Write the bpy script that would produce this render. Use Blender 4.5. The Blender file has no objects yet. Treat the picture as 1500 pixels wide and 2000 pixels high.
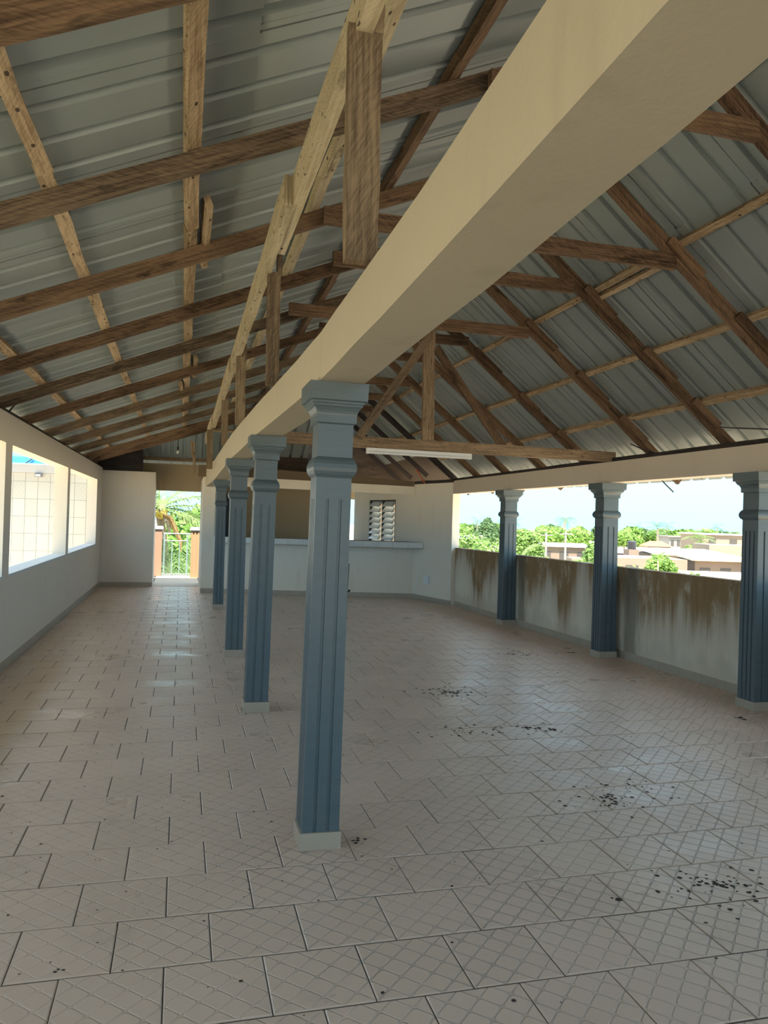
import bpy, bmesh, math, random
from mathutils import Vector, Matrix, noise as mnoise
random.seed(7)
S = bpy.context.scene
COL = S.collection
V = Vector

# ------------------------------------------------------------ camera
cam_d = bpy.data.cameras.new('camera'); cam = bpy.data.objects.new('camera', cam_d); COL.objects.link(cam)
cam_d.sensor_fit = 'HORIZONTAL'; cam_d.sensor_width = 36.0; cam_d.lens = 36.0
cam_d.clip_start = 0.05; cam_d.clip_end = 1500
cam.matrix_world = Matrix(((0.966598, -0.030484, -0.254477, 0.0),
                           (-0.254651, -0.001934, -0.967031, 0.0),
                           (0.028986, 0.999533, -0.009632, 1.6),
                           (0, 0, 0, 1)))
S.camera = cam

# ------------------------------------------------------------ world, sun, exposure
w = bpy.data.worlds.new('sky'); S.world = w; w.use_nodes = True
nt = w.node_tree; nt.nodes.clear()
wo = nt.nodes.new('ShaderNodeOutputWorld'); bg = nt.nodes.new('ShaderNodeBackground')
tc = nt.nodes.new('ShaderNodeTexCoord'); sx = nt.nodes.new('ShaderNodeSeparateXYZ'); rp = nt.nodes.new('ShaderNodeValToRGB')
nt.links.new(tc.outputs['Generated'], sx.inputs[0]); nt.links.new(sx.outputs['Z'], rp.inputs[0])
rp.color_ramp.elements[0].position = 0.0; rp.color_ramp.elements[0].color = (0.258, 0.505, 0.68, 1)
rp.color_ramp.elements[1].position = 0.6; rp.color_ramp.elements[1].color = (0.64, 0.84, 1.0, 1)
nt.links.new(rp.outputs[0], bg.inputs['Color']); bg.inputs['Strength'].default_value = 0.97
nt.links.new(bg.outputs[0], wo.inputs['Surface'])
sun_d = bpy.data.lights.new('sun', 'SUN'); sun_d.energy = 6.8; sun_d.angle = math.radians(1.5); sun_d.color = (1.0, 0.88, 0.74)
sun = bpy.data.objects.new('sun', sun_d); COL.objects.link(sun); sun.location = (-4, -10, 30)
sun.rotation_euler = V((-0.05, -0.42, 0.90)).to_track_quat('Z', 'Y').to_euler()
S.view_settings.view_transform = 'Standard'; S.view_settings.look = 'None'
S.view_settings.gamma = 1.0; S.view_settings.use_curve_mapping = False
S.view_settings.exposure = 1.78

# ------------------------------------------------------------ mesh helpers
class MB:
    def __init__(s): s.v = []; s.f = []; s.uv = []
    def face(s, pts, uv=None):
        n = len(s.v); s.v += [V(p) for p in pts]; s.f.append(tuple(range(n, n + len(pts))))
        s.uv.append(uv if uv else [(0.0, 0.0)] * len(pts))
    def grid(s, rows, closed=False, uvs=None):
        n = len(s.v); m = len(rows[0])
        for r in rows: s.v += [V(p) for p in r]
        k = m if closed else m - 1
        for i in range(len(rows) - 1):
            for j in range(k):
                j2 = (j + 1) % m
                s.f.append((n + i*m + j, n + i*m + j2, n + (i+1)*m + j2, n + (i+1)*m + j))
                if uvs: s.uv.append([uvs(i, j), uvs(i, j+1), uvs(i+1, j+1), uvs(i+1, j)])
                else: s.uv.append([(0, 0)] * 4)
    def box(s, a, b):
        x0, y0, z0 = a; x1, y1, z1 = b
        c = [(x0,y0,z0),(x1,y0,z0),(x1,y1,z0),(x0,y1,z0),(x0,y0,z1),(x1,y0,z1),(x1,y1,z1),(x0,y1,z1)]
        n = len(s.v); s.v += [V(p) for p in c]
        for f in ((0,3,2,1),(4,5,6,7),(0,1,5,4),(1,2,6,5),(2,3,7,6),(3,0,4,7)):
            s.f.append(tuple(n+i for i in f)); s.uv.append([(c[i][0]+c[i][1], c[i][2]) for i in f])
    def prism(s, poly, z0, z1):
        zt = z1 if isinstance(z1, (list, tuple)) else [z1]*len(poly)
        zb = z0 if isinstance(z0, (list, tuple)) else [z0]*len(poly)
        n = len(s.v); m = len(poly)
        s.v += [V((p[0], p[1], zb[i])) for i, p in enumerate(poly)] + [V((p[0], p[1], zt[i])) for i, p in enumerate(poly)]
        s.f.append(tuple(n+i for i in reversed(range(m)))); s.uv.append([(0,0)]*m)
        s.f.append(tuple(n+m+i for i in range(m))); s.uv.append([(0,0)]*m)
        for i in range(m):
            j = (i+1) % m
            s.f.append((n+i, n+j, n+m+j, n+m+i)); s.uv.append([(0,0)]*4)
    def board(s, p0, p1, wd, dp, up=V((0,0,1)), rough=0.003, seg=None, u0=None):
        """sawn timber: p0,p1 centre of the BOTTOM edge, wd = width, dp = depth along up"""
        p0 = V(p0); p1 = V(p1); d = (p1-p0); L = d.length; d.normalize()
        side = d.cross(up).normalized(); upv = side.cross(d).normalized()
        n = seg or max(2, min(14, int(L/0.35)))
        u0 = random.uniform(0, 50) if u0 is None else u0
        rows = []
        for i in range(n+1):
            c = p0.lerp(p1, i/n)
            row = []
            for sx_, sz_ in ((-.5,0),(.5,0),(.5,1),(-.5,1)):
                q = c + side*(wd*sx_) + upv*(dp*sz_)
                q += V((random.uniform(-1,1), random.uniform(-1,1), random.uniform(-1,1)))*rough
                row.append(q)
            rows.append(row)
        vv = [0, wd, wd+dp, 2*wd+dp, 2*wd+2*dp]
        s.grid(rows, True, lambda i, j: (u0 + L*i/n, vv[j]))
        k = len(s.v) - 4*(n+1)
        s.f.append((k, k+1, k+2, k+3)); s.uv.append([(u0, 0), (u0, wd), (u0+.02, wd), (u0+.02, 0)])
        e = k + 4*n
        s.f.append((e+3, e+2, e+1, e)); s.uv.append([(u0, 0), (u0, wd), (u0+.02, wd), (u0+.02, 0)])
    def tube(s, pts, r, n=6):
        pts = [V(p) for p in pts]; rs = r if isinstance(r, (list, tuple)) else [r]*len(pts)
        rows = []
        for i, p in enumerate(pts):
            d = (pts[min(i+1, len(pts)-1)] - pts[max(i-1, 0)]).normalized()
            a = d.cross(V((0,0,1)) if abs(d.z) < .9 else V((1,0,0))).normalized(); b = d.cross(a)
            rows.append([p + (a*math.cos(t*2*math.pi/n) + b*math.sin(t*2*math.pi/n))*rs[i] for t in range(n)])
        s.grid(rows, True)
        k = len(s.v) - n*len(pts); s.f.append(tuple(k+i for i in range(n))); s.uv.append([(0,0)]*n)
        e = len(s.v) - n; s.f.append(tuple(e+i for i in reversed(range(n)))); s.uv.append([(0,0)]*n)
    def blob(s, c, r, seg=8, ring=6, jit=0.0):
        c = V(c); r = V(r) if not isinstance(r, (int, float)) else V((r, r, r)); rows = []
        for i in range(ring+1):
            th = math.pi*i/ring
            rows.append([c + V((r.x*math.sin(th)*math.cos(2*math.pi*j/seg), r.y*math.sin(th)*math.sin(2*math.pi*j/seg), -r.z*math.cos(th)))*(1+random.uniform(-jit, jit)) for j in range(seg)])
        s.grid(rows, True)

ORG = {}
def obj(name, mb, m, parent=None, origin=None, smooth=False):
    if parent is not None: o0 = ORG[parent.name]
    elif origin is not None: o0 = V(origin)
    else: o0 = V((0,0,0))
    me = bpy.data.meshes.new(name)
    me.from_pydata([tuple(p - o0) for p in mb.v], [], mb.f)
    uvl = me.uv_layers.new(name='UVMap'); flat = []
    for u in mb.uv:
        for a in u: flat += [a[0], a[1]]
    uvl.data.foreach_set('uv', flat)
    me.materials.append(m)
    bm = bmesh.new(); bm.from_mesh(me); bmesh.ops.recalc_face_normals(bm, faces=bm.faces); bm.to_mesh(me); bm.free()
    if smooth: me.polygons.foreach_set('use_smooth', [True]*len(me.polygons))
    o = bpy.data.objects.new(name, me); COL.objects.link(o)
    if parent is not None: o.parent = parent
    else: o.location = o0
    ORG[o.name] = o0
    return o
def tag(o, label, cat, group=None):
    o['label'] = label; o['category'] = cat
    if group: o['group'] = group
    return o
def thing(name, label, cat, loc, group=None):
    o = bpy.data.objects.new(name, None); COL.objects.link(o); o.location = loc; o.empty_display_size = .1
    ORG[o.name] = V(loc); return tag(o, label, cat, group)
def struct(name, mb, m, parent=None):
    o = obj(name, mb, m, parent)
    if parent is None: o['kind'] = 'structure'
    return o
def copy_tree(root, loc, label, rot=None, scale=None):
    r = root.copy(); COL.objects.link(r); r.location = loc; r['label'] = label; ORG[r.name] = V(loc)
    if rot is not None: r.rotation_euler = rot
    if scale is not None: r.scale = scale
    for ch in list(root.children):
        c = ch.copy(); COL.objects.link(c); c.parent = r
        for g in list(ch.children):
            d = g.copy(); COL.objects.link(d); d.parent = c
    return r

# ------------------------------------------------------------ materials
def newmat(name):
    m = bpy.data.materials.new(name); m.use_nodes = True
    t = m.node_tree; b = t.nodes['Principled BSDF']; return m, t, b
def N(t, typ, **k):
    n = t.nodes.new(typ)
    for a, v in k.items():
        if a in n.inputs: n.inputs[a].default_value = v
        else: setattr(n, a, v)
    return n
def L(t, a, b): t.links.new(a, b)
def mth(t, op, a, b=None, c=None):
    n = t.nodes.new('ShaderNodeMath'); n.operation = op
    for i, x in enumerate((a, b, c)):
        if x is None: continue
        if isinstance(x, (int, float)): n.inputs[i].default_value = x
        else: L(t, x, n.inputs[i])
    return n.outputs[0]
def mix(t, f, a, b, mode='MIX'):
    n = t.nodes.new('ShaderNodeMix'); n.data_type = 'RGBA'; n.blend_type = mode
    for i, x in ((0, f), (6, a), (7, b)):
        if isinstance(x, (int, float)): n.inputs[i].default_value = x
        elif isinstance(x, tuple): n.inputs[i].default_value = (*x, 1)
        else: L(t, x, n.inputs[i])
    return n.outputs[2]
def smooth(t, x, a, b):
    n = t.nodes.new('ShaderNodeMapRange'); n.interpolation_type = 'SMOOTHSTEP'
    n.inputs[1].default_value = a; n.inputs[2].default_value = b; L(t, x, n.inputs[0]); return n.outputs[0]
def noise(t, vec, scale, detail=3, rough=.55):
    n = N(t, 'ShaderNodeTexNoise'); n.inputs['Scale'].default_value = scale; n.inputs['Detail'].default_value = detail
    n.inputs['Roughness'].default_value = rough
    if vec is not None: L(t, vec, n.inputs['Vector'])
    return n.outputs['Fac']
def pos(t): return t.nodes.new('ShaderNodeNewGeometry').outputs['Position']
def scaled(t, vec, s):
    n = t.nodes.new('ShaderNodeVectorMath'); n.operation = 'MULTIPLY'; L(t, vec, n.inputs[0]); n.inputs[1].default_value = s; return n.outputs[0]
def bump(t, b, h, strength=.3, dist=.01):
    n = t.nodes.new('ShaderNodeBump'); n.inputs['Strength'].default_value = strength; n.inputs['Distance'].default_value = dist
    L(t, h, n.inputs['Height']); L(t, n.outputs[0], b.inputs['Normal'])
def orand(t): return t.nodes.new('ShaderNodeObjectInfo').outputs['Random']

def plain(name, col, rough=.6, metal=0.0, var=.12, nscale=6, bmp=0.0, spec=.5):
    m, t, b = newmat(name); p = pos(t)
    f = noise(t, p, nscale, 4)
    c = mix(t, f, tuple(x*(1-var) for x in col), tuple(min(1, x*(1+var)) for x in col))
    L(t, c, b.inputs['Base Color']); b.inputs['Roughness'].default_value = rough; b.inputs['Metallic'].default_value = metal
    b.inputs['Specular IOR Level'].default_value = spec
    if bmp: bump(t, b, noise(t, p, nscale*8, 4), bmp, .004)
    return m

def plaster(name, col, stain=(.35,.27,.17), amt=.25, rough=.75):
    m, t, b = newmat(name); p = pos(t)
    f1 = noise(t, p, 1.3, 5, .6); f2 = noise(t, scaled(t, p, (6, 6, 1.2)), 1.0, 4)
    c = mix(t, f1, tuple(x*.93 for x in col), tuple(min(1, x*1.05) for x in col))
    f = mth(t, 'MULTIPLY', smooth(t, f2, .55, .8), amt)
    c = mix(t, f, c, stain)
    L(t, c, b.inputs['Base Color']); b.inputs['Roughness'].default_value = rough; b.inputs['Specular IOR Level'].default_value = .25
    bump(t, b, mth(t, 'ADD', noise(t, p, 45, 3), mth(t, 'MULTIPLY', noise(t, p, 4, 3), 1.5)), .18, .006)
    return m

def wood(name, dark, light, grain=1.0, holes=False, rough=.75):
    m, t, b = newmat(name)
    uv = t.nodes.new('ShaderNodeUVMap').outputs[0]
    r = orand(t)
    off = t.nodes.new('ShaderNodeVectorMath'); off.operation = 'ADD'
    cmb = t.nodes.new('ShaderNodeCombineXYZ'); L(t, mth(t, 'MULTIPLY', r, 37.0), cmb.inputs[2]); L(t, uv, off.inputs[0]); L(t, cmb.outputs[0], off.inputs[1])
    u = off.outputs[0]
    g = noise(t, scaled(t, u, (3.0, 70.0, 1.0)), 1.0, 5, .65)
    rot = t.nodes.new('ShaderNodeVectorRotate'); rot.rotation_type = 'Z_AXIS'; rot.inputs['Angle'].default_value = .5
    L(t, u, rot.inputs['Vector'])
    saw = noise(t, scaled(t, rot.outputs[0], (14, 130, 1)), 1.0, 2, .5)
    big = noise(t, scaled(t, u, (1.6, 7.0, 1.0)), 1.0, 3)
    k = mth(t, 'ADD', mth(t, 'MULTIPLY', g, .55), mth(t, 'ADD', mth(t, 'MULTIPLY', saw, .28*grain), mth(t, 'MULTIPLY', big, .35)))
    k = mth(t, 'ADD', smooth(t, k, .42, .74), mth(t, 'MULTIPLY', mth(t, 'SUBTRACT', r, .5), .45))
    c = mix(t, k, dark, light)
    blot = smooth(t, noise(t, scaled(t, u, (2.5, 9.0, 1.0)), 1.0, 4, .7), .56, .70)
    c = mix(t, mth(t, 'MULTIPLY', blot, .75), c, tuple(x*.35 for x in dark))
    if holes:
        vo = t.nodes.new('ShaderNodeTexVoronoi'); vo.inputs['Scale'].default_value = 1.0; L(t, scaled(t, u, (9, 17, 1)), vo.inputs['Vector'])
        c = mix(t, mth(t, 'MULTIPLY', mth(t, 'LESS_THAN', vo.outputs['Distance'], .15), .85), c, (.02,.015,.01))
    L(t, c, b.inputs['Base Color']); b.inputs['Roughness'].default_value = rough; b.inputs['Specular IOR Level'].default_value = .25
    bump(t, b, mth(t, 'ADD', g, mth(t, 'MULTIPLY', saw, .6)), .45, .004)
    return m

def diamond(t, uv, k):
    s = t.nodes.new('ShaderNodeSeparateXYZ'); L(t, uv, s.inputs[0]); u, v = s.outputs[0], s.outputs[1]
    def ax(x):
        f = mth(t, 'FRACT', mth(t, 'ADD', mth(t, 'MULTIPLY', x, k), 10.0))
        return mth(t, 'ABSOLUTE', mth(t, 'SUBTRACT', mth(t, 'MULTIPLY', f, 2.0), 1.0))
    a = ax(mth(t, 'ADD', u, v)); c = ax(mth(t, 'SUBTRACT', u, v))
    p = mth(t, 'POWER', mth(t, 'ADD', mth(t, 'POWER', a, 6.0), mth(t, 'POWER', c, 6.0)), 1/6.0)
    return smooth(t, p, .88, .985)

def floor_tile_mat():
    m, t, b = newmat('floor_tile'); p = pos(t)
    uv = t.nodes.new('ShaderNodeUVMap').outputs[0]; g = diamond(t, uv, 3.0)
    base = mix(t, noise(t, p, .9, 4), (.56,.435,.35), (.66,.52,.425))
    base = mix(t, mth(t, 'MULTIPLY', orand(t), .22), base, (.46,.36,.29))
    # worn smooth on the left walkway, clear and grimy in the middle of the floor
    sp = t.nodes.new('ShaderNodeSeparateXYZ'); L(t, p, sp.inputs[0])
    wear = smooth(t, mth(t, 'ADD', sp.outputs[0], mth(t, 'MULTIPLY', noise(t, p, 1.5, 3), 1.2)), -.6, 1.6)
    grime = smooth(t, noise(t, p, 2.2, 5, .65), .56, .78)
    wet = smooth(t, noise(t, scaled(t, p, (1, 1.3, 1)), .8, 4, .6), .52, .70)
    c = mix(t, mth(t, 'MULTIPLY', grime, .28), base, (.20,.175,.155))
    c = mix(t, mth(t, 'MULTIPLY', mth(t, 'MULTIPLY', g, mth(t, 'ADD', mth(t, 'MULTIPLY', wear, .34), .05)), mth(t, 'ADD', mth(t, 'MULTIPLY', smooth(t, noise(t, p, 1.6, 4, .6), .35, .7), .9), mth(t, 'MULTIPLY', orand(t), .35))), c, (.15,.13,.115))
    sk = smooth(t, noise(t, p, 55, 2, .7), .72, .76)
    c = mix(t, mth(t, 'MULTIPLY', sk, .35), c, (.12,.10,.09))
    L(t, c, b.inputs['Base Color'])
    r = mth(t, 'ADD', .38, mth(t, 'MULTIPLY', mth(t, 'SUBTRACT', noise(t, p, 2.6, 4), .5), .5))
    r = mth(t, 'SUBTRACT', r, mth(t, 'MULTIPLY', wet, .12)); L(t, r, b.inputs['Roughness'])
    b.inputs['Specular IOR Level'].default_value = .5
    h = mth(t, 'ADD', mth(t, 'MULTIPLY', g, -1.0), mth(t, 'MULTIPLY', noise(t, p, 5, 2), .5))
    n = t.nodes.new('ShaderNodeBump'); n.inputs['Distance'].default_value = .004
    L(t, mth(t, 'ADD', .35, mth(t, 'MULTIPLY', wear, .6)), n.inputs['Strength']); L(t, h, n.inputs['Height']); L(t, n.outputs[0], b.inputs['Normal'])
    return m

def stained_wall():
    m, t, b = newmat('stained_parapet'); p = pos(t)
    s = t.nodes.new('ShaderNodeSeparateXYZ'); L(t, p, s.inputs[0]); z = s.outputs[2]
    base = mix(t, noise(t, p, 1.4, 5), (.72,.65,.54), (.80,.73,.61))
    streak = noise(t, scaled(t, p, (1, 7, .35)), 1.6, 5, .6); broad = noise(t, scaled(t, p, (1, 1.0, .15)), 1.0, 3)
    depth = mth(t, 'SUBTRACT', 1.10, z)       # distance below the coping
    reach = mth(t, 'ADD', mth(t, 'MULTIPLY', mth(t, 'SUBTRACT', broad, .35), 2.6), mth(t, 'MULTIPLY', mth(t, 'SUBTRACT', streak, .5), 1.0))
    f = smooth(t, mth(t, 'SUBTRACT', reach, depth), -.24, .24)
    st = mix(t, noise(t, scaled(t, p, (1, 12, 1.5)), 1.0, 4), (.12,.055,.018), (.40,.235,.095))
    c = mix(t, mth(t, 'MULTIPLY', mth(t, 'MULTIPLY', f, smooth(t, noise(t, scaled(t, p, (1, 3.5, 1.6)), 1.6, 5, .7), .22, .52)), .95), base, st)
    halo = smooth(t, mth(t, 'SUBTRACT', mth(t, 'MULTIPLY', mth(t, 'SUBTRACT', broad, .22), 2.6), depth), -.5, .5)
    c = mix(t, mth(t, 'MULTIPLY', mth(t, 'MULTIPLY', halo, noise(t, scaled(t, p, (1, 9, .8)), 1.3, 4, .65)), .75), c, (.33,.22,.12))
    for yc in (10.98, 8.10, 5.52):      # contact shadow beside the columns, painted into the wall colour
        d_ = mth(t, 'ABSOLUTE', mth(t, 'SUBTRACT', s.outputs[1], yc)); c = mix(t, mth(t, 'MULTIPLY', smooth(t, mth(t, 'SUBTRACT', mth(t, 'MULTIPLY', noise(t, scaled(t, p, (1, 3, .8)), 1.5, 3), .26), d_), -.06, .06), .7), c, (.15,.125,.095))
    low = smooth(t, mth(t, 'SUBTRACT', mth(t, 'MULTIPLY', noise(t, scaled(t, p, (1, 4, 1)), 1.2, 4), .5), z), -.1, .1)
    c = mix(t, mth(t, 'MULTIPLY', low, .25), c, (.33,.27,.2))
    L(t, c, b.inputs['Base Color']); b.inputs['Roughness'].default_value = .85; b.inputs['Specular IOR Level'].default_value = .2
    bump(t, b, noise(t, p, 40, 4), .2, .006)
    return m

def painted_column():
    m, t, b = newmat('blue_grey_paint'); p = pos(t)
    f = noise(t, scaled(t, p, (2, 2, 9)), 3.0, 4, .6)
    c = mix(t, f, (.068,.097,.113), (.098,.132,.148))
    chip = smooth(t, noise(t, p, 70, 2, .6), .76, .79)
    c = mix(t, mth(t, 'MULTIPLY', chip, .5), c, (.5,.48,.42))
    L(t, c, b.inputs['Base Color']); b.inputs['Roughness'].default_value = .36; b.inputs['Specular IOR Level'].default_value = .5
    bump(t, b, noise(t, scaled(t, p, (6, 6, 30)), 3.0, 3), .15, .004)
    return m

def metal_sheet():
    m, t, b = newmat('galvanised_sheet'); p = pos(t)
    f = noise(t, p, 1.1, 4); r = orand(t)
    c = mix(t, f, (.27,.31,.315), (.35,.395,.40))
    c = mix(t, mth(t, 'MULTIPLY', r, .30), c, (.27,.30,.30))
    c = mix(t, mth(t, 'MULTIPLY', smooth(t, noise(t, p, 7, 5, .7), .6, .8), .2), c, (.22,.21,.18))
    L(t, c, b.inputs['Base Color']); b.inputs['Metallic'].default_value = .35; b.inputs['Roughness'].default_value = .48
    bump(t, b, noise(t, p, 2.5, 3), .12, .02)
    return m

def wall_tile_mat():
    m, t, b = newmat('cream_wall_tile'); uv = t.nodes.new('ShaderNodeUVMap').outputs[0]
    g = diamond(t, uv, 3.0)
    c = mix(t, orand(t), (.54,.51,.45), (.60,.57,.51)); c = mix(t, mth(t, 'MULTIPLY', g, .45), c, (.70,.62,.50))
    L(t, c, b.inputs['Base Color']); b.inputs['Roughness'].default_value = .3
    return m
def counter_tile_mat(lines):
    m, t, b = newmat('counter_tile_lined' if lines else 'counter_tile'); uv = t.nodes.new('ShaderNodeUVMap').outputs[0]; p = pos(t)
    c = mix(t, noise(t, p, 9, 4), (.60,.59,.56), (.72,.71,.69))
    if lines:
        s = t.nodes.new('ShaderNodeSeparateXYZ'); L(t, uv, s.inputs[0])
        f = mth(t, 'FRACT', mth(t, 'MULTIPLY', mth(t, 'SUBTRACT', mth(t, 'MULTIPLY', s.outputs[0], 2.2), s.outputs[1]), 2.5))
        c = mix(t, mth(t, 'MULTIPLY', mth(t, 'GREATER_THAN', f, .6), .55), c, (.42,.38,.33))
    L(t, c, b.inputs['Base Color']); b.inputs['Roughness'].default_value = .3
    return m
def leaf_mat(name, a, bcol, trans=.35):
    m, t, b = newmat(name)
    g = t.nodes.new('ShaderNodeNewGeometry')
    try: ri = g.outputs['Random Per Island']
    except Exception: ri = noise(t, g.outputs['Position'], 1.0)
    c = mix(t, mth(t, 'ADD', mth(t, 'MULTIPLY', ri, .7), mth(t, 'MULTIPLY', orand(t), .3)), a, bcol)
    tr = t.nodes.new('ShaderNodeBsdfTranslucent'); L(t, c, tr.inputs['Color']); L(t, c, b.inputs['Base Color'])
    b.inputs['Roughness'].default_value = .5; b.inputs['Specular IOR Level'].default_value = .3
    mx = t.nodes.new('ShaderNodeMixShader'); mx.inputs[0].default_value = trans
    L(t, b.outputs[0], mx.inputs[1]); L(t, tr.outputs[0], mx.inputs[2]); L(t, mx.outputs[0], t.nodes['Material Output'].inputs['Surface'])
    return m

M_TILE = floor_tile_mat()
M_GROUT = plain('dark_grout', (.085,.075,.066), .9)
M_WALL = plaster('white_wall_paint', (.76,.69,.61), (.5,.44,.36), .15)
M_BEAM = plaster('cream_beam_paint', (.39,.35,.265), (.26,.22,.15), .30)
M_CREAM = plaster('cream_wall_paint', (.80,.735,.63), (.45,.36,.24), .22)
M_LINTEL = plaster('beige_lintel_paint', (.58,.51,.43), (.42,.34,.25), .2)
M_RAW = plaster('raw_tan_render', (.46,.36,.23), (.26,.18,.1), .35)
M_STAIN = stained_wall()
M_SKIRT = plain('beige_skirting_tile', (.40,.345,.275), .45, var=.15)
M_COLUMN = painted_column()
M_SHEET = metal_sheet()
M_RAFT = wood('brown_sawn_wood', (.050,.029,.018), (.215,.135,.080))
M_RAFT2 = wood('grey_brown_sawn_wood', (.060,.041,.028), (.230,.165,.108))
M_PALE = wood('pale_sawn_wood', (.22,.145,.08), (.52,.39,.255), holes=True)
M_YEL = wood('pale_nail_marked_wood', (.34,.27,.165), (.56,.47,.33), holes=True)
M_POST = wood('weathered_post_wood', (.09,.062,.040), (.27,.20,.125))
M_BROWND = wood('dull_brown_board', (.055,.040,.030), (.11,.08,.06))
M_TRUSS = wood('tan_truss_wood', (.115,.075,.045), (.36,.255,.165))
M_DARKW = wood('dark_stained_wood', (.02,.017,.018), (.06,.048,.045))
M_WHITE = plain('white_enamel', (.78,.79,.80), .4, var=.03)
M_GLASS = plain('frosted_glass', (.66,.69,.68), .25, var=.05)
M_BLACK = plain('black_iron', (.02,.02,.022), .5, var=.2)
M_NAVY = plain('navy_door_paint', (.022,.034,.060), .5, var=.2)
M_RAIL = plain('pale_blue_metal_paint', (.17,.25,.27), .4, var=.06)
M_PILT = plaster('tan_pillar_paint', (.30,.20,.115), (.28,.18,.1), .55)
M_PILP = plaster('pink_pillar_paint', (.27,.17,.12), (.2,.12,.08), .3)
M_CAP = plain('grey_white_cap_paint', (.30,.30,.33), .6)
M_ORANGE = plain('orange_cable_sheath', (.45,.10,.03), .5)
M_DIRT = plain('dark_droppings', (.035,.028,.024), .9, var=.4, nscale=60)
M_BLUE = plain('blue_roof_sheet', (.035,.23,.62), .4)
M_WTILE = wall_tile_mat(); M_CT = counter_tile_mat(False); M_CTL = counter_tile_mat(True)

# ------------------------------------------------------------ roof geometry functions
def ridge(Y): return V((2.62 + .027*(Y-4), Y, 4.40 - .0245*(Y-4)))
def left(t, Y, h=0.0):
    a = V((-1.66, Y, 2.55)); b = ridge(Y); d = b-a; n = V((-d.z, 0, d.x)).normalized(); return a + d*t + n*h
def right(t, Y, h=0.0):
    a = V((5.05, Y, 2.40)); b = ridge(Y); d = b-a; n = V((d.z, 0, -d.x)).normalized(); return a + d*t + n*h
RD, RW = .105, .05                    # rafter depth and width
BD = .055                             # batten depth
HS = RD + BD + .004

# ------------------------------------------------------------ floor: slab and tiles
mb = MB(); mb.box((-1.95,-4.2,-.30), (5.5,20.55,-.005))
floor = struct('floor', mb, M_GROUT)
PX, PY, GAP = .345, .3475, .0045
def tile_geo(mb, x0, y0, x1, y1, z=0.0):
    e = .004; zb = -.006 + z
    lo = [(x0,y0),(x1,y0),(x1,y1),(x0,y1)]; hi = [(x0+e,y0+e),(x1-e,y0+e),(x1-e,y1-e),(x0+e,y1-e)]
    def uv(p): return ((p[0]-x0)/PX, (p[1]-y0)/PY)
    mb.face([(*p, z) for p in hi], [uv(p) for p in hi])
    for i in range(4):
        j = (i+1) % 4
        mb.face([(*lo[i], z-.003), (*lo[j], z-.003), (*hi[j], z), (*hi[i], z)], [uv(lo[i]), uv(lo[j]), uv(hi[j]), uv(hi[i])])
        mb.face([(*lo[i], zb), (*lo[j], zb), (*lo[j], z-.003), (*lo[i], z-.003)], [uv(lo[i])]*4)
tiles = []
for r in range(-13, 44):
    y0 = 2.475 + PY*r
    xo = -.012 + (0.165 if r % 2 else 0)
    for c in range(-6, 18):
        x0 = xo + PX*c; x1 = x0 + PX
        if x1 < -1.64 or x0 > 5.30: continue
        if x0 < .66 and x1 > .66 and y0 > 15.7: pass
        tiles.append((max(x0, -1.66), y0, min(x1, 5.32), y0+PY))
def inview(tl):
    c = V(((tl[0]+tl[2])/2, (tl[1]+tl[3])/2, -1.6)); q = cam.matrix_world.to_3x3().transposed() @ c
    if q.z > -.5: return None
    x = 750 - 1500*q.x/q.z*-1 if False else 750 + 1500*q.x/(-q.z); y = 1000 - 1500*q.y/(-q.z)
    return -q.z if (-120 < x < 1620 and y < 2120) else None
near = sorted([(inview(tl), i) for i, tl in enumerate(tiles) if inview(tl)])[:300]
near_i = {i for _, i in near}
shared = {}
rest = MB()
for i, tl in enumerate(tiles):
    x0, y0, x1, y1 = tl[0]+GAP/2, tl[1]+.004, tl[2]-GAP/2, tl[3]-.004
    if i in near_i:
        key = round(x1-x0, 3)
        if key not in shared:
            m_ = MB(); tile_geo(m_, 0, 0, x1-x0, y1-y0); o = obj('tile', m_, M_TILE, floor); shared[key] = o.data
        else:
            o = bpy.data.objects.new('tile', shared[key]); COL.objects.link(o); o.parent = floor
        o.location = (x0, y0, random.uniform(-.0008, .0008))
        o.rotation_euler = (random.uniform(-.0022, .0022), random.uniform(-.0022, .0022), random.uniform(-.002, .002))
    else: tile_geo(rest, x0, y0, x1, y1, random.uniform(-.0006, .0006))
o = obj('distant_tiles', rest, M_TILE, floor); o['kind'] = 'stuff'
mb = MB(); mb.box((-.57,17.42,-.004), (.42,20.55,.004))
struct('trim_4', mb, plain('bare_balcony_screed', (.42,.34,.26), .7))

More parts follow.
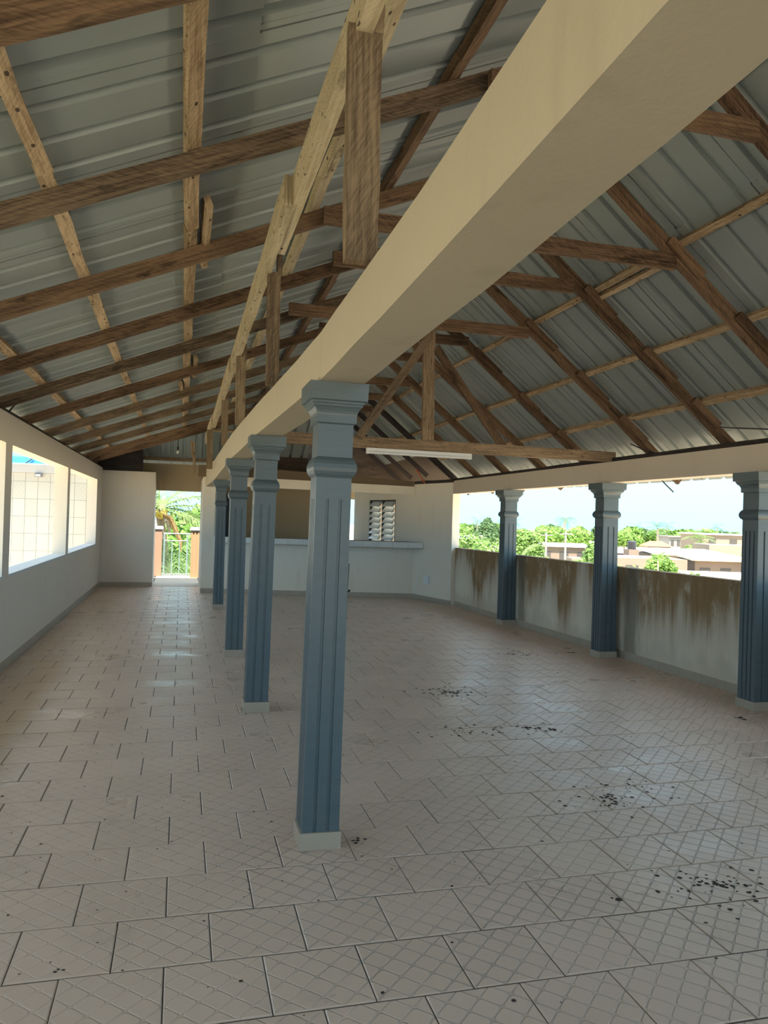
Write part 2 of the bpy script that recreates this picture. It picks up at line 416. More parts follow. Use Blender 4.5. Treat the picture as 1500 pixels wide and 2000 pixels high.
# ------------------------------------------------------------ left wall
WL = [(-3.9,-.2),(.1,3.9),(4.2,8.1),(8.4,12.3),(12.55,16.4)]
mb = MB(); z0, z1 = .93, 2.237
mb.box((-1.85,-4.2,-.3), (-1.66,18.25,z0)); mb.box((-1.85,-4.2,z1), (-1.66,18.25,2.53))
ys = [-4.2] + [y for a in WL for y in a] + [18.25]
for i in range(0, len(ys), 2): mb.box((-1.85,ys[i],z0), (-1.66,ys[i+1],z1))
struct('wall_left', mb, M_WALL)
for i, (a, b) in enumerate(WL):
    mb = MB(); mb.box((-1.865,a,z0-.02), (-1.655,b,z0+.012)); o = struct('window_%d' % (i+1), mb, plaster('white_sill_paint_%d' % i, (.72,.72,.72), amt=.1) if i == 0 else bpy.data.materials['white_sill_paint_0'])
def skirting(name, a, b, h=.095, t=.014, step=.345):
    a = V(a); b = V(b); d = b-a; Ln = d.length; d.normalize(); n = V((-d.y, d.x, 0)); k = max(1, int(Ln/step))
    root = MB(); p = [a, b, b - n*.006, a - n*.006]
    root.prism([(q.x, q.y) for q in p], 0.0, h-.004); r = struct(name, root, M_GROUT)
    for i in range(k):
        p0 = a + d*(Ln*i/k + .0025); p1 = a + d*(Ln*(i+1)/k - .0025); m_ = MB(); e = random.uniform(-.002, .002)
        m_.prism([(q.x, q.y) for q in (p0 + n*.001, p1 + n*.001, p1 - n*(t+e), p0 - n*(t+e))], .001, h + random.uniform(-.002, .002))
        obj('skirting_tile', m_, M_SKIRT, r)
    return r
skirting('baseboard_left', (-1.66,17.35,0), (-1.66,1.0,0))

# ------------------------------------------------------------ far left partition, far wall with the balcony doorway
mb = MB(); mb.prism([(-1.66,17.36),(-.575,17.36),(-.575,18.1),(-1.66,18.1)], 0, 2.48)
struct('wall_back_left', mb, M_WALL)
skirting('baseboard_back_left', (-.575,17.36,0), (-1.65,17.36,0)).rotation_euler = (0,0,0)
mb = MB()
mb.box((-1.66,18.1,0), (-.575,18.26,2.72)); mb.box((-.575,18.1,2.11), (.43,18.26,2.72))
mb.box((.43,18.1,0), (3.2,18.26,2.72)); mb.box((3.2,18.1,0), (4.06,18.26,.95)); mb.box((3.2,18.1,2.06), (4.06,18.26,2.72)); mb.box((4.06,18.1,0), (5.5,18.26,2.72)); mb.box((2.0,18.2,2.72), (5.5,18.3,4.6))
struct('wall_back', mb, M_RAW)
# wall between passage and bar (its end faces the hall)
mb = MB(); mb.box((.41,16.03,0), (.655,18.1,2.36))
struct('wall_passage', mb, M_CREAM)
skirting('baseboard_passage', (.655,16.03,0), (.41,16.03,0))

# ------------------------------------------------------------ bar: front wall, counter, lintel, angled side wall with louvres
A0, A1 = V((.655,16.0,0)), V((4.62,15.12,0)); dB = (A1-A0).normalized(); nB = V((dB.y, -dB.x, 0))   # nB points to the hall
def bar(u, off=0.0, z=0.0): p = A0.lerp(A1, u) + nB*off; return V((p.x, p.y, z))
mb = MB(); mb.prism([(p.x, p.y) for p in (bar(0,0), bar(1,0), bar(1,-.14), bar(0,-.14))], 0, 1.035)
struct('wall_bar', mb, M_CREAM)
skirting('baseboard_bar', A1, A0)
def cf(u, o=0.0): p = bar(0,.10).lerp(V((4.708,14.72,0)), u); q = V((p.x, p.y, 0)) + nB*o; return q
ct = thing('bar_counter', 'long white tiled worktop of the bar below the far opening', 'counter', (2.6,15.6,1.035))
mb = MB(); mb.prism([(p.x, p.y) for p in (cf(0,-.012), cf(1,-.012), bar(.985,-.05), bar(.96,-.28), bar(0,-.28))], 1.037, 1.155)
obj('slab', mb, plain('counter_core', (.28,.25,.22), .7), ct)
for i in range(14):
    u0 = i/14; u1 = u0 + 1/14 - .0012; m_ = MB()
    a, b, c, d = cf(u0,-.010), cf(u1,-.010), cf(u1,.003), cf(u0,.003)
    m_.prism([(q.x, q.y) for q in (a, b, c, d)], 1.04, 1.152)
    k = len(m_.uv)
    for f in range(k): m_.uv[f] = [((V((m_.v[i_].x, m_.v[i_].y, 0)) - V((a.x, a.y, 0))).length/.3, (m_.v[i_].z-1.04)/.11) for i_ in m_.f[f]]
    o = obj('edge_tile', m_, M_CTL if i > 8 else M_CT, ct)
    if i == 9: pass
mb = MB(); mb.prism([(p.x, p.y) for p in (bar(0,.02), bar(1,.02), bar(1,-.15), bar(0,-.15))], [2.20,2.115,2.115,2.20], [2.395,2.29,2.29,2.395])
struct('trim_2', mb, M_CREAM)
# angled pier and the bar's side wall
B0, B1, B2, B3 = V((4.965,13.76,0)), V((4.62,15.12,0)), V((4.43,15.87,0)), V((3.95,17.78,0))
B4 = B2.lerp(B3, (17.05-15.87)/(17.78-15.87))
E = V((.97,.25,0)).normalized()
def pier(a, b, z0, z1, th=.17): return ([(q.x, q.y) for q in (a, b, b+E*th, a+E*th)], z0, z1)
mb = MB(); mb.prism(*pier(B0, B1, 0, 2.34)); mb.prism(*pier(B1, B2, 0, 2.34)); mb.prism(*pier(B2, B4, 0, 1.0)); mb.prism(*pier(B2, B4, 2.03, 2.34)); mb.prism(*pier(B4, B3, 0, 2.34))
struct('wall_right_far', mb, M_CREAM)
skirting('baseboard_right_far', B0, B1)
lw = MB(); q0, q1 = B2 + E*.02, B4 + E*.02
def seg(p0, p1, za, zb, th=.05): return ([(q.x, q.y) for q in (p0, p1, p1+E*th, p0+E*th)], za, zb)
mid = q0.lerp(q1, .5); dd = (q1-q0).normalized()
for p in (q0, mid - dd*.03, q1 - dd*.06): lw.prism(*seg(p, p + dd*.06, 1.0, 2.03))
lw.prism(*seg(q0, q1, 1.0, 1.03)); lw.prism(*seg(q0, q1, 2.0, 2.03))
win = struct('window_6', lw, M_BLACK)
for half in (0, 1):
    pa = q0.lerp(q1, .5*half) + dd*.065; pb = q0.lerp(q1, .5*half + .5) - dd*.035
    for k in range(8):
        z = 1.06 + k*.122; m_ = MB()
        a, b = pa + V((0,0,z)), pb + V((0,0,z)); o1 = E*-.045 + V((0,0,-.03)); o2 = E*.05 + V((0,0,.088))
        up = V((0,0,.006))
        n0 = len(m_.v)
        m_.face([a+o1, b+o1, b+o2, a+o2]); m_.face([a+o1+up, b+o1+up, b+o2+up, a+o2+up]); m_.face([a+o1, b+o1, b+o1+up, a+o1+up])
        obj('louvre_slat', m_, M_GLASS, win)
        m_ = MB(); m_.tube([pa + E*-.03 + V((0,0,z+.075)), pa + E*-.05 + V((0,0,z-.02)), pa + dd*.06 + E*-.05 + V((0,0,z-.035))], .007, 4); obj('clip', m_, M_BLACK, win)
# navy door behind the bar
mb = MB(); mb.box((.69,18.055,0), (1.115,18.1,2.1)); d1 = struct('door_1', mb, M_NAVY)
mb = MB(); mb.box((.73,18.045,1.2), (1.075,18.056,2.0)); obj('panel', mb, M_NAVY, d1); mb = MB(); mb.box((.73,18.045,.15), (1.075,18.056,1.05)); obj('panel', mb, M_NAVY, d1)
mb = MB(); mb.tube([(1.08,18.04,1.08),(1.02,18.03,1.08)], .01, 6); obj('handle', mb, M_BLACK, d1)

# ------------------------------------------------------------ right side: parapet, lintel
def px_(Y): return 5.27 - .030*(Y-6.4)
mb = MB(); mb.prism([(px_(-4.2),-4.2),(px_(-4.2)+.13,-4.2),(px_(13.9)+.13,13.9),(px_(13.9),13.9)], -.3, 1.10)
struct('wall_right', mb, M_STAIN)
skirting('baseboard_right', (px_(1),1,0), (px_(13.76),13.76,0))
mb = MB(); mb.prism([(4.97,-4.2),(5.17,-4.2),(5.17,13.76),(4.97,13.76)], 2.122, 2.372)
struct('trim_1', mb, M_LINTEL)
# unseen near wall behind the camera, openings added to light the near floor
mb = MB(); mb.box((-1.85,-4.35,-.3), (5.75,-4.2,.25)); mb.box((-1.85,-4.35,2.42), (5.75,-4.2,2.55)); mb.box((-1.85,-4.35,.25), (-1.6,-4.2,2.42)); mb.box((.45,-4.35,.25), (.8,-4.2,2.42)); mb.box((5.1,-4.35,.25), (5.75,-4.2,2.42)); struct('wall_near_unseen', mb, M_WALL)

# ------------------------------------------------------------ columns
def flute_section(hw, g=.0075, gw=.008):
    """square cross-section with grooves on all four sides"""
    pts = []
    def side(p, d, n, cs):
        pts.append(p)
        for c in cs:
            for s_, dep in ((c-gw,0),(c-gw*.75,g),(c+gw*.75,g),(c+gw,0)): pts.append(p + d*(hw+s_) - n*dep)
    two = (-.030,.034); three = (-.045,0.0,.045)
    side(V((-hw,-hw,0)), V((1,0,0)), V((0,-1,0)), [c for c in two])
    side(V((hw,-hw,0)), V((0,1,0)), V((1,0,0)), three)
    side(V((hw,hw,0)), V((-1,0,0)), V((0,1,0)), two)
    side(V((-hw,hw,0)), V((0,-1,0)), V((-1,0,0)), three)
    return pts
def make_column(label, loc):
    c = thing('column', label, 'column', (0,0,0), 'blue-grey fluted columns of the hall')
    m_ = MB(); hw = .101; m_.box((-hw,-hw,.0005), (hw,hw,.083)); pl = obj('plinth', m_, M_SKIRT, c)
    pl['label'] = 'beige tile plinth'
    m_ = MB(); rows = []
    b, tp = flute_section(.0915), flute_section(.0865)
    for f in (0, .25, .5, .75, 1): rows.append([V((p.x*(1-f)+q.x*f, p.y*(1-f)+q.y*f, .083 + f*(1.69-.083))) for p, q in zip(b, tp)])
    m_.grid(rows, True); obj('shaft', m_, M_COLUMN, c)
    prof = [(.0865,1.69),(.0862,1.795),(.089,1.80),(.0985,1.81),(.105,1.826),(.1075,1.843),(.105,1.862),(.0985,1.88),(.090,1.892),(.086,1.896),
            (.0855,2.055),(.0985,2.062),(.0985,2.098),(.100,2.108),(.104,2.12),(.111,2.132),(.121,2.141),(.121,2.149),(.127,2.153),(.127,2.163),(.141,2.168),(.143,2.252)]
    rows = [[V((sx_*h, sy_*h, z)) for sx_, sy_ in ((-1,-1),(1,-1),(1,1),(-1,1))] for h, z in prof]
    m_ = MB(); m_.grid(rows, True); h, z = prof[-1]; m_.face([(-h,-h,z),(h,-h,z),(h,h,z),(-h,h,z)])
    m_.face([(-.0865,-.0865,1.69),(.0865,-.0865,1.69),(.0865,.0865,1.69),(-.0865,.0865,1.69)])
    obj('capital', m_, M_COLUMN, c)
    c.location = loc; ORG[c.name] = V(loc); return c
c1 = make_column('nearest and largest blue-grey fluted column carrying the concrete beam', (.692,3.755,0)); c1.rotation_euler = (0,.0105,0)
copy_tree(c1, (.634,6.405,0), 'second blue-grey fluted column under the beam, just behind the nearest one', (0,.0135,0), (1.02,1.02,1))
copy_tree(c1, (.618,8.90,0), 'third blue-grey fluted column under the beam, between second and farthest', (0,0,0), (1.05,1.05,.992))
copy_tree(c1, (.640,13.37,0), 'farthest and smallest blue-grey column under the beam, beside the balcony doorway', (0,0,0), (.95,.95,.97))
sr = (1.16,1.16,.9405)
for p, lb in (((5.045,5.84,0), 'blue-grey column on the right edge beside the stained parapet, nearest the camera there'),
              ((5.035,8.41,0), 'middle of the three blue-grey columns along the stained parapet'),
              ((5.005,11.265,0), 'farthest of the three columns along the stained parapet, nearest the bar')):
    copy_tree(c1, p, lb, (0,0,0), sr)

# ------------------------------------------------------------ the long concrete beam
BM = [(-4.2,.60,.2),(.85,.664,.2),(2.0,.70,.208),(3.65,.727,.216),(4.6,.71,.215),(6.3,.665,.21),(8.8,.62,.205),(11,.615,.2),(13.3,.615,.195),(16.03,.55,.19)]
mb = MB(); rows = []
for Y, cx, wd in BM:
    zb = 2.253 if Y < 7 else 2.253 - (Y-7)*.010; zt = 2.49 + max(0, Y-4)*.005
    rows.append([V((cx-wd/2,Y,zb)), V((cx+wd/2,Y,zb)), V((cx+wd/2,Y,zt)), V((cx-wd/2,Y,zt))])
fine = []
for i in range(len(rows)-1):
    for k in range(4): fine.append([a.lerp(b, k/4) + V((random.uniform(-.0015,.0015),0,random.uniform(-.0015,.0015))) for a, b in zip(rows[i], rows[i+1])])
fine.append(rows[-1]); mb.grid(fine, True); mb.face(rows[0]); mb.face(rows[-1])
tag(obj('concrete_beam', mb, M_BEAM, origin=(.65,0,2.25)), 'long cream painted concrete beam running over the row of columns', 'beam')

# ------------------------------------------------------------ roof ('ceiling'): wall plates, rafters, battens, collar ties, sheets
mb = MB(); mb.board((-1.74,-4.1,2.53), (-1.74,17.9,2.53), .10, .045, rough=.004, seg=30)
ceiling = struct('ceiling', mb, M_DARKW)
mb = MB(); mb.board((5.06,-4.1,2.372), (5.06,13.8,2.372), .10, .05, rough=.004, seg=30); obj('wall_plate', mb, M_DARKW, ceiling)
mb = MB(); mb.board((5.02,13.75,2.345), (4.68,15.15,2.345), .12, .055, rough=.006, seg=6); obj('wall_plate', mb, M_DARKW, ceiling)
LY = [-3.6,-2.7,-1.4,-.08,1.24,2.6,3.92,5.28,6.66,7.98,9.32,10.74,12.1,13.45,14.88,15.87]
for Y in LY:
    y = Y-.025; mb = MB(); up = V((-(ridge(y).z-2.55), 0, ridge(y).x+1.66)).normalized()
    mb.board(left(-.10, y), left(1.0, y), RW, RD, up, .0035, 14); obj('rafter', mb, M_RAFT2 if random.random() < .5 else M_RAFT, ceiling)
RY = [-3.6,-2.6,-1.35,0.0,1.25,2.55,3.86,5.12,6.36,7.6,9.08,10.35,11.65,12.9,14.1]
for Y in RY:
    y = Y-.025; mb = MB(); d = ridge(y)-V((5.05,y,2.40)); up = V((d.z,0,-d.x)).normalized()
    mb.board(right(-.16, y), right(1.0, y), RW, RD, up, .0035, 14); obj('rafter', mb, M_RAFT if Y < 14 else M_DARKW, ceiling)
for Y in (15.35,16.5,17.5):     # jack rafters whose cut ends hang free above the bar
    mb = MB(); d = ridge(Y)-V((5.05,Y,2.40)); up = V((d.z,0,-d.x)).normalized()
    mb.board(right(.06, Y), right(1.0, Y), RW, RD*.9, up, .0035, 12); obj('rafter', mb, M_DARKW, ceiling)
def tL(x, Y): return (x+1.66)/(ridge(Y).x+1.66)
def tR(x, Y): return (5.05-x)/(5.05-ridge(Y).x)
def batten(fn, tf, x, ya, yb, m, wd=.07):
    """battens run in lengths of about four metres, butted or lapped"""
    y = ya
    while y < yb:
        e = min(yb, y + random.uniform(3.4, 4.6)); mb = MB(); n = max(2, int((e-y)/.6))
        pts = [fn(tf(x, y+(e-y)*i/n), y+(e-y)*i/n, RD+.001) for i in range(n+1)]
        up = (fn(.5, y, 1) - fn(.5, y, 0)).normalized()
        u0 = random.uniform(0, 40); rows = []
        for i, p in enumerate(pts):
            d = (pts[min(i+1,n)] - pts[max(i-1,0)]).normalized(); sd = d.cross(up).normalized()
            wob = random.uniform(-.008,.008)
            rows.append([p + sd*(-wd/2+wob), p + sd*(wd/2+wob+random.uniform(-.006,.006)), p + sd*(wd/2+wob) + up*BD, p + sd*(-wd/2+wob) + up*BD])
        vv = [0, wd, wd+BD, 2*wd+BD, 2*wd+2*BD]
        mb.grid(rows, True, lambda i, j: (u0 + (e-y)*i/n, vv[j])); mb.face(rows[0]); mb.face(rows[-1])
        obj('batten', mb, m, ceiling); y = e + .004
for x in (-1.29,-.60,.05): batten(left, tL, x, -4.0, 16.0, M_PALE)
batten(left, tL, .86, -4.0, 16.0, M_YEL); batten(left, tL, 1.38, -4.0, 16.0, M_RAFT); batten(left, tL, 2.1, -4, 16, M_RAFT)
for x in (3.52,4.14,4.68): batten(right, tR, x, -4.0, 14.0 if x > 4.3 else 17.6, M_PALE, .055)
batten(right, tR, 4.22, 14.3, 17.6, M_PALE, .055); batten(right, tR, 2.95, -4, 17.6, M_RAFT, .055)
for Y, x in ((4.6,.14),(8.9,.14),(10.3,-.02),(5.35,3.58)):      # short lap pieces beside the battens
    f, tf = (left, tL) if x < 2 else (right, tR); mb = MB()
    mb.board(f(tf(x, Y), Y, RD-.02), f(tf(x, Y+1.1), Y+1.1, RD-.02), .04, .07, (f(.5,Y,1)-f(.5,Y,0)).normalized(), .003, 4); obj('lap_piece', mb, M_PALE, ceiling)
for Y in (5.12,6.36,7.6,9.08):        # cleats that hold the battens on the right rafters
    for x in (3.52,4.14,4.68):
        y = Y-.075; mb = MB(); d = ridge(y)-V((5.05,y,2.40)); up = V((d.z,0,-d.x)).normalized(); k = random.uniform(.10,.24)
        mb.board(right(tR(x, y)-.05-k*.35, y, .035), right(tR(x, y)+.03, y, .035), .035, .07, up, .002, 2); obj('cleat', mb, M_RAFT, ceiling)
COLL = [(2.5,3.85,1.5,3.2),(3.80,3.87,1.50,3.17),(5.07,3.555,.85,3.54),(6.30,3.70,1.15,3.35),(7.53,3.575,.95,3.50),(9.0,3.79,1.50,3.38),(10.28,3.82,1.6,3.30),(11.6,3.70,1.5,3.4),(12.85,3.66,1.5,3.4),(14.05,3.62,1.5,3.4),(1.2,3.7,1.1,3.3),(-.1,3.8,1.3,3.3),(-1.4,3.7,1.1,3.3)]
for Y, z, xa, xb in COLL:
    mb = MB(); mb.board((xa,Y-.03,z), (xb,Y-.03,z-.01), .045, .115, V((0,0,1)), .003, 8); obj('collar_tie', mb, M_RAFT, ceiling)
# corrugated sheets
def sheet(fn, ya, ta, tb, wd=.804, pitch=.268, h0=HS, n=4):
    prof = [(-.05,-.001),(-.05,.05),(.006,.05),(.006,0)]
    for k in range(3):
        c = pitch*(k+.5); prof += [(c-.033,0),(c-.025,.034),(c+.025,.034),(c+.033,0)]
    prof.append((wd-.006, 0)); rows = []
    sag = [random.uniform(-.004,.004) for _ in range(n+1)]
    for i in range(n+1):
        t = ta + (tb-ta)*i/n
        rows.append([fn(t, ya+dy, h0+h+sag[i]) for dy, h in prof])
    mb = MB(); mb.grid(rows); return mb
y = -4.1 + .02
while y < 16.0:
    lap = tL(.32, y) + random.uniform(-.004,.004)
    obj('roof_sheet', sheet(left, y, -.16, lap), M_SHEET, ceiling)
    obj('roof_sheet', sheet(left, y, lap-.012, 1.0, h0=HS+.008), M_SHEET, ceiling); y += .804
y = -4.1 + .3
while y < 18.0:
    lap = tR(3.42, y) + random.uniform(-.004,.004); lo = -.20 if y < 14.3 else .23
    obj('roof_sheet', sheet(right, y, lo, lap), M_SHEET, ceiling)
    obj('roof_sheet', sheet(right, y, lap-.012, 1.0, h0=HS+.008), M_SHEET, ceiling); y += .804
mb = MB(); rows = [[ridge(Y) + V((-.25,0,.02+HS+.05)), ridge(Y) + V((0,0,HS+.16)), ridge(Y) + V((.2,0,.02+HS+.0))] for Y in (-4.1,0,4,8,12,16,18.3)]
mb.grid(rows); obj('ridge_cap', mb, M_SHEET, ceiling)
# far end: sheets leaning up from the end wall, their battens and studs
def hip(t, X, h=0.0): a = V((X,18.3,2.70)); b = V((X,15.9,4.55)); d = b-a; n = V((0,d.z,-d.y)).normalized(); return a + d*t + n*h
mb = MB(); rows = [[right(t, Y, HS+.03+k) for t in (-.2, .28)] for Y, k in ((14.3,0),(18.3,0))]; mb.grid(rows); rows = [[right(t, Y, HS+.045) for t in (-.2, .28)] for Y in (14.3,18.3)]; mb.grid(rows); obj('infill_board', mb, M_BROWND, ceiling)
mb = MB(); mb.box((1.9,18.02,2.40), (5.4,18.09,4.6)); obj('infill_board', mb, M_BROWND, ceiling)  # dark board added over the tan end wall to keep the gable dark
x = -2.0
while x < 2.6:
    obj('roof_sheet', sheet(lambda t, X, h: hip(t, X, h), x, -.03, 1.0, h0=.06), M_SHEET, ceiling); x += .804
for t in (.06,.40):
    mb = MB(); mb.board(hip(t,-1.9,0), hip(t,1.8,0), .05, .055, (hip(.5,0,1)-hip(.5,0,0)).normalized(), .003, 12); obj('batten', mb, M_PALE, ceiling)
mb = MB(); mb.face([(-2.3,15.97,2.40),(2.98,15.97,4.20),(2.98,15.97,4.6),(-2.3,15.97,4.6)]); mb.face([(-2.3,15.99,2.40),(2.98,15.99,4.20),(2.98,15.99,4.6),(-2.3,15.99,4.6)]); obj('added_closing_sheet', mb, M_SHEET, ceiling)  # added out of view to shut the sun out of the roof gap
mb = MB(); mb.board((.235,16.85,2.42), (.20,16.85,3.14), .055, .03, V((0,1,0)), .002, 4); obj('stud', mb, M_PALE, ceiling)
mb = MB(); mb.board((.195,16.84,2.80), (.155,16.84,3.14), .045, .03, V((0,1,0)), .002, 4); obj('stud', mb, M_PALE, ceiling)
mb = MB(); mb.board((-.86,17.3,2.48), (-.88,17.3,3.05), .07, .05, V((0,1,0)), .002, 4); obj('stud', mb, M_DARKW, ceiling)
mb = MB(); mb.face([(-1.75,15.9,2.5),(-1.75,18.3,2.5),(-1.75,18.3,2.8),(-1.75,15.9,4.6)]); mb.face([(-1.77,15.9,2.5),(-1.77,18.3,2.5),(-1.77,18.3,2.8),(-1.77,15.9,4.6)]); obj('infill_board', mb, M_DARKW, ceiling)  # added side closure against outside light, dark to read as a shaded void
mb = MB(); mb.box((-1.82,17.38,2.485), (-.85,17.44,3.0)); obj('infill_board', mb, M_DARKW, ceiling)  # dark board standing in for the shaded void above the partition
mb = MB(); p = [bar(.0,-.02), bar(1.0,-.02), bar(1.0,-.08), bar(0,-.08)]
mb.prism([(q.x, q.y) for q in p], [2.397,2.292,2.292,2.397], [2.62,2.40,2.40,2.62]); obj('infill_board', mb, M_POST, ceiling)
mb = MB(); mb.prism([(.30,16.0),(.66,16.0),(.66,16.1),(.30,16.1)], 2.37, 2.60); obj('infill_board', mb, M_POST, ceiling)

# ------------------------------------------------------------ pale ridge-support beam in lapped lengths
sb = thing('support_beam', 'pale nail-marked timber beam under the left rafters, lapped in lengths', 'beam', (.55,0,3.3))
for (ya, yb, xa, xb, za, zb) in ((-4.0,4.95,.575,.560,3.31,3.285),(4.15,9.1,.515,.505,3.285,3.20),(8.75,13.3,.490,.475,3.195,3.06),(12.95,15.85,.455,.435,3.08,3.02)):
    mb = MB(); mb.board((xa,ya,za), (xb,yb,zb), .062, .165, V((0,0,1)), .004, 12); obj('beam_length', mb, M_YEL, sb)
PO = [(2.62,.576,.116,3.315,2.494,'broad dark timber post on the beam above the nearest column'),
      (5.32,.575,.088,3.275,2.50,'weathered timber post on the beam, second from the camera'),
      (7.95,.545,.095,3.215,2.512,'dark timber post on the beam, third from the camera'),
      (10.55,.525,.085,3.15,2.525,'timber post on the beam, fourth from the camera'),
      (13.4,.43,.10,3.04,2.37,'farthest timber post near the balcony doorway, carrying the pale beam')]
for Y, x, wd, zt, zb, lb in PO:
    t = thing('post', lb, 'post', (x,Y,zb), 'timber posts between concrete beam and roof')
    mb = MB(); mb.board((x,Y-.03,zb), (x-.01,Y-.03,zt), wd, .05, V((0,1,0)), .003, 6); obj('stud', mb, M_POST, t)
    mb = MB(); mb.board((x+wd*.30,Y-.03,zt-.02), (x+wd*.30,Y-.03,zt+.13), wd*.38, .05, V((0,1,0)), .002, 2); obj('tongue', mb, M_POST, t)

# ------------------------------------------------------------ king-post truss with the lamp below it
TY = 8.30
tr = thing('roof_truss', 'timber king-post truss spanning from the concrete beam to the right wall', 'truss', (2.7,TY,2.4))
mb = MB(); mb.board((.78,TY,2.393), (5.06,TY,2.373), .05, .125, V((0,0,1)), .003, 12); obj('tie_beam', mb, M_TRUSS, tr)
mb = MB(); mb.board((2.668,TY-.03,2.512), (2.648,TY-.03,4.02), .135, .05, V((0,1,0)), .003, 8); obj('king_post', mb, M_TRUSS, tr)
mb = MB(); mb.board((1.86,TY-.075,2.50), (2.64,TY-.075,3.68), .09, .04, V((0,1,0)), .003, 8); obj('strut', mb, M_RAFT2, tr)
mb = MB(); mb.board((3.60,TY-.0,2.49), (2.74,TY-.0,3.58), .09, .04, V((0,1,0)), .003, 8); obj('strut', mb, M_RAFT, tr)
lf = thing('fluorescent_lamp', 'white fluorescent tube batten hanging under the truss tie beam', 'lamp', (2.56,TY-.04,2.35))
mb = MB(); mb.board((1.95,TY-.055,2.352), (3.18,TY-.055,2.343), .05, .034, V((0,0,1)), .0, 2); obj('housing', mb, M_WHITE, lf)
mb = MB(); mb.tube([(1.975,TY-.06,2.336), (3.155,TY-.06,2.327)], .014, 10); obj('tube', mb, M_WHITE, lf)
for x, z in ((1.962,2.339), (3.168,2.330)): mb = MB(); mb.box((x-.012,TY-.08,z-.018), (x+.012,TY-.03,z+.014)); obj('end_holder', mb, M_WHITE, lf)

# ------------------------------------------------------------ small fittings
mb = MB(); mb.tube([(4.44,14.5,2.62),(4.50,14.5,2.54),(4.56,14.5,2.44),(4.62,14.45,2.33)], [.016,.013,.013,.012], 6)
tag(obj('cable', mb, M_ORANGE, origin=(4.5,14.5,2.62)), 'short orange cable hanging from the roof sheets above the bar corner', 'cable')
bl = thing('hanging_bulb', 'bare light bulb on a short cord below the far roof sheets', 'lamp', (-.12,16.8,3.2))
mb = MB(); mb.tube([(-.12,16.8,3.55),(-.12,16.8,3.0)], .008, 5); obj('cord', mb, M_BLACK, bl)
mb = MB(); mb.tube([(-.12,16.8,3.01),(-.12,16.8,2.94)], .02, 8); obj('socket', mb, M_BLACK, bl)
mb = MB(); mb.blob((-.12,16.8,2.90), (.035,.035,.045)); obj('bulb', mb, M_GLASS, bl, smooth=True)
pb = B0.lerp(B1, .60); pn = V((-E.x, -E.y, 0)); pd = (B1-B0).normalized()
ib = thing('socket_box', 'small white electrical plate low on the cream pier by the bar', 'socket', (pb.x,pb.y,.34))
def plate(c, hw, z0, z1, a, b): m_ = MB(); m_.prism([(q.x, q.y) for q in (c-pd*hw+pn*a, c+pd*hw+pn*a, c+pd*hw+pn*b, c-pd*hw+pn*b)], z0, z1); return m_
obj('back_box', plate(pb, .10, .345, .505, .0, .018), M_WHITE, ib); obj('cover', plate(pb, .085, .36, .49, .018, .026), M_WHITE, ib)
st = thing('pole', 'thin brown wooden pole standing upright behind the nearest column', 'pole', (2.585,12.0,0))
mb = MB(); mb.tube([(2.58,12,0.0),(2.583,12,.44),(2.60,12,.88)], .016, 7); obj('shaft', mb, M_RAFT2, st)
mb = MB(); mb.tube([(2.57,12,.435),(2.635,12,.45)], .02, 6); obj('joint', mb, M_BLACK, st); mb = MB(); mb.tube([(2.58,12,.0),(2.58,12,.03)], .021, 7); obj('foot', mb, M_BLACK, st)
for pts, lb in (([(5.0,5.3,2.43),(4.63,5.3,2.432),(4.19,5.3,2.42)], 'thin dark rebar sticking out level from the right wall plate'),
                ([(5.05,7.45,2.42),(4.92,7.45,2.44),(4.70,7.4,2.50)], 'thin dark rod above the truss end on the right wall plate'),
                ([(5.16,7.5,2.13),(5.22,7.5,2.08),(5.32,7.5,2.0)], 'short dark rod poking down below the right lintel against the sky')):
    mb = MB(); mb.tube(pts, .008, 5); tag(obj('rebar', mb, M_BLACK, origin=pts[0]), lb, 'rod')
mb = MB(); mb.tube([(-1.66,8.15,2.535),(-1.60,8.1,2.60),(-1.50,8.05,2.66)], .009, 5); tag(obj('rebar', mb, M_BLACK, origin=(-1.66,8.15,2.535)), 'thin dark rod standing on the left wall under the rafters', 'rod')

# ------------------------------------------------------------ droppings and dirt on the floor
def scatter(name, spots, label):
    mb = MB()
    for (cx, cy, rad, n, s0, s1) in spots:
        for _ in range(n):
            a = random.uniform(0, 2*math.pi); r = rad*abs(random.gauss(0, .5)); s_ = random.uniform(s0, s1)
            x, y = cx + r*math.cos(a)*1.3, cy + r*math.sin(a)
            if not (-1.6 < x < 5.0): continue
            k = 6; base = [(x + s_*math.cos(2*math.pi*i/k)*random.uniform(.6,1.3), y + s_*math.sin(2*math.pi*i/k)*random.uniform(.6,1.3), .0012) for i in range(k)]
            top = (x, y, .0012 + s_*.35)
            for i in range(k): mb.face([base[i], base[(i+1) % k], top])
    o = obj(name, mb, M_DIRT); tag(o, label, 'droppings'); o['kind'] = 'stuff'; return o
scatter('bat_droppings', [(2.39,2.95,.26,70,.004,.014),(1.86,2.93,.03,5,.008,.016)], 'cluster of dark droppings on the tiles, nearest on the right')
scatter('bat_droppings', [(2.48,4.02,.24,60,.004,.015),(2.75,4.2,.2,18,.004,.012)], 'cluster of dark droppings in the middle right of the floor')
scatter('bat_droppings', [(2.48,6.8,.35,70,.006,.017),(2.18,5.49,.3,34,.006,.016),(2.67,5.53,.22,24,.006,.018),(2.85,5.46,.1,8,.008,.018)], 'scattered dark droppings farther back right of the columns')
scatter('bat_droppings', [(4.05,8.6,.4,26,.008,.018),(4.79,8.69,.1,6,.01,.02),(4.64,5.55,.05,5,.012,.025)], 'dark droppings along the foot of the stained parapet')
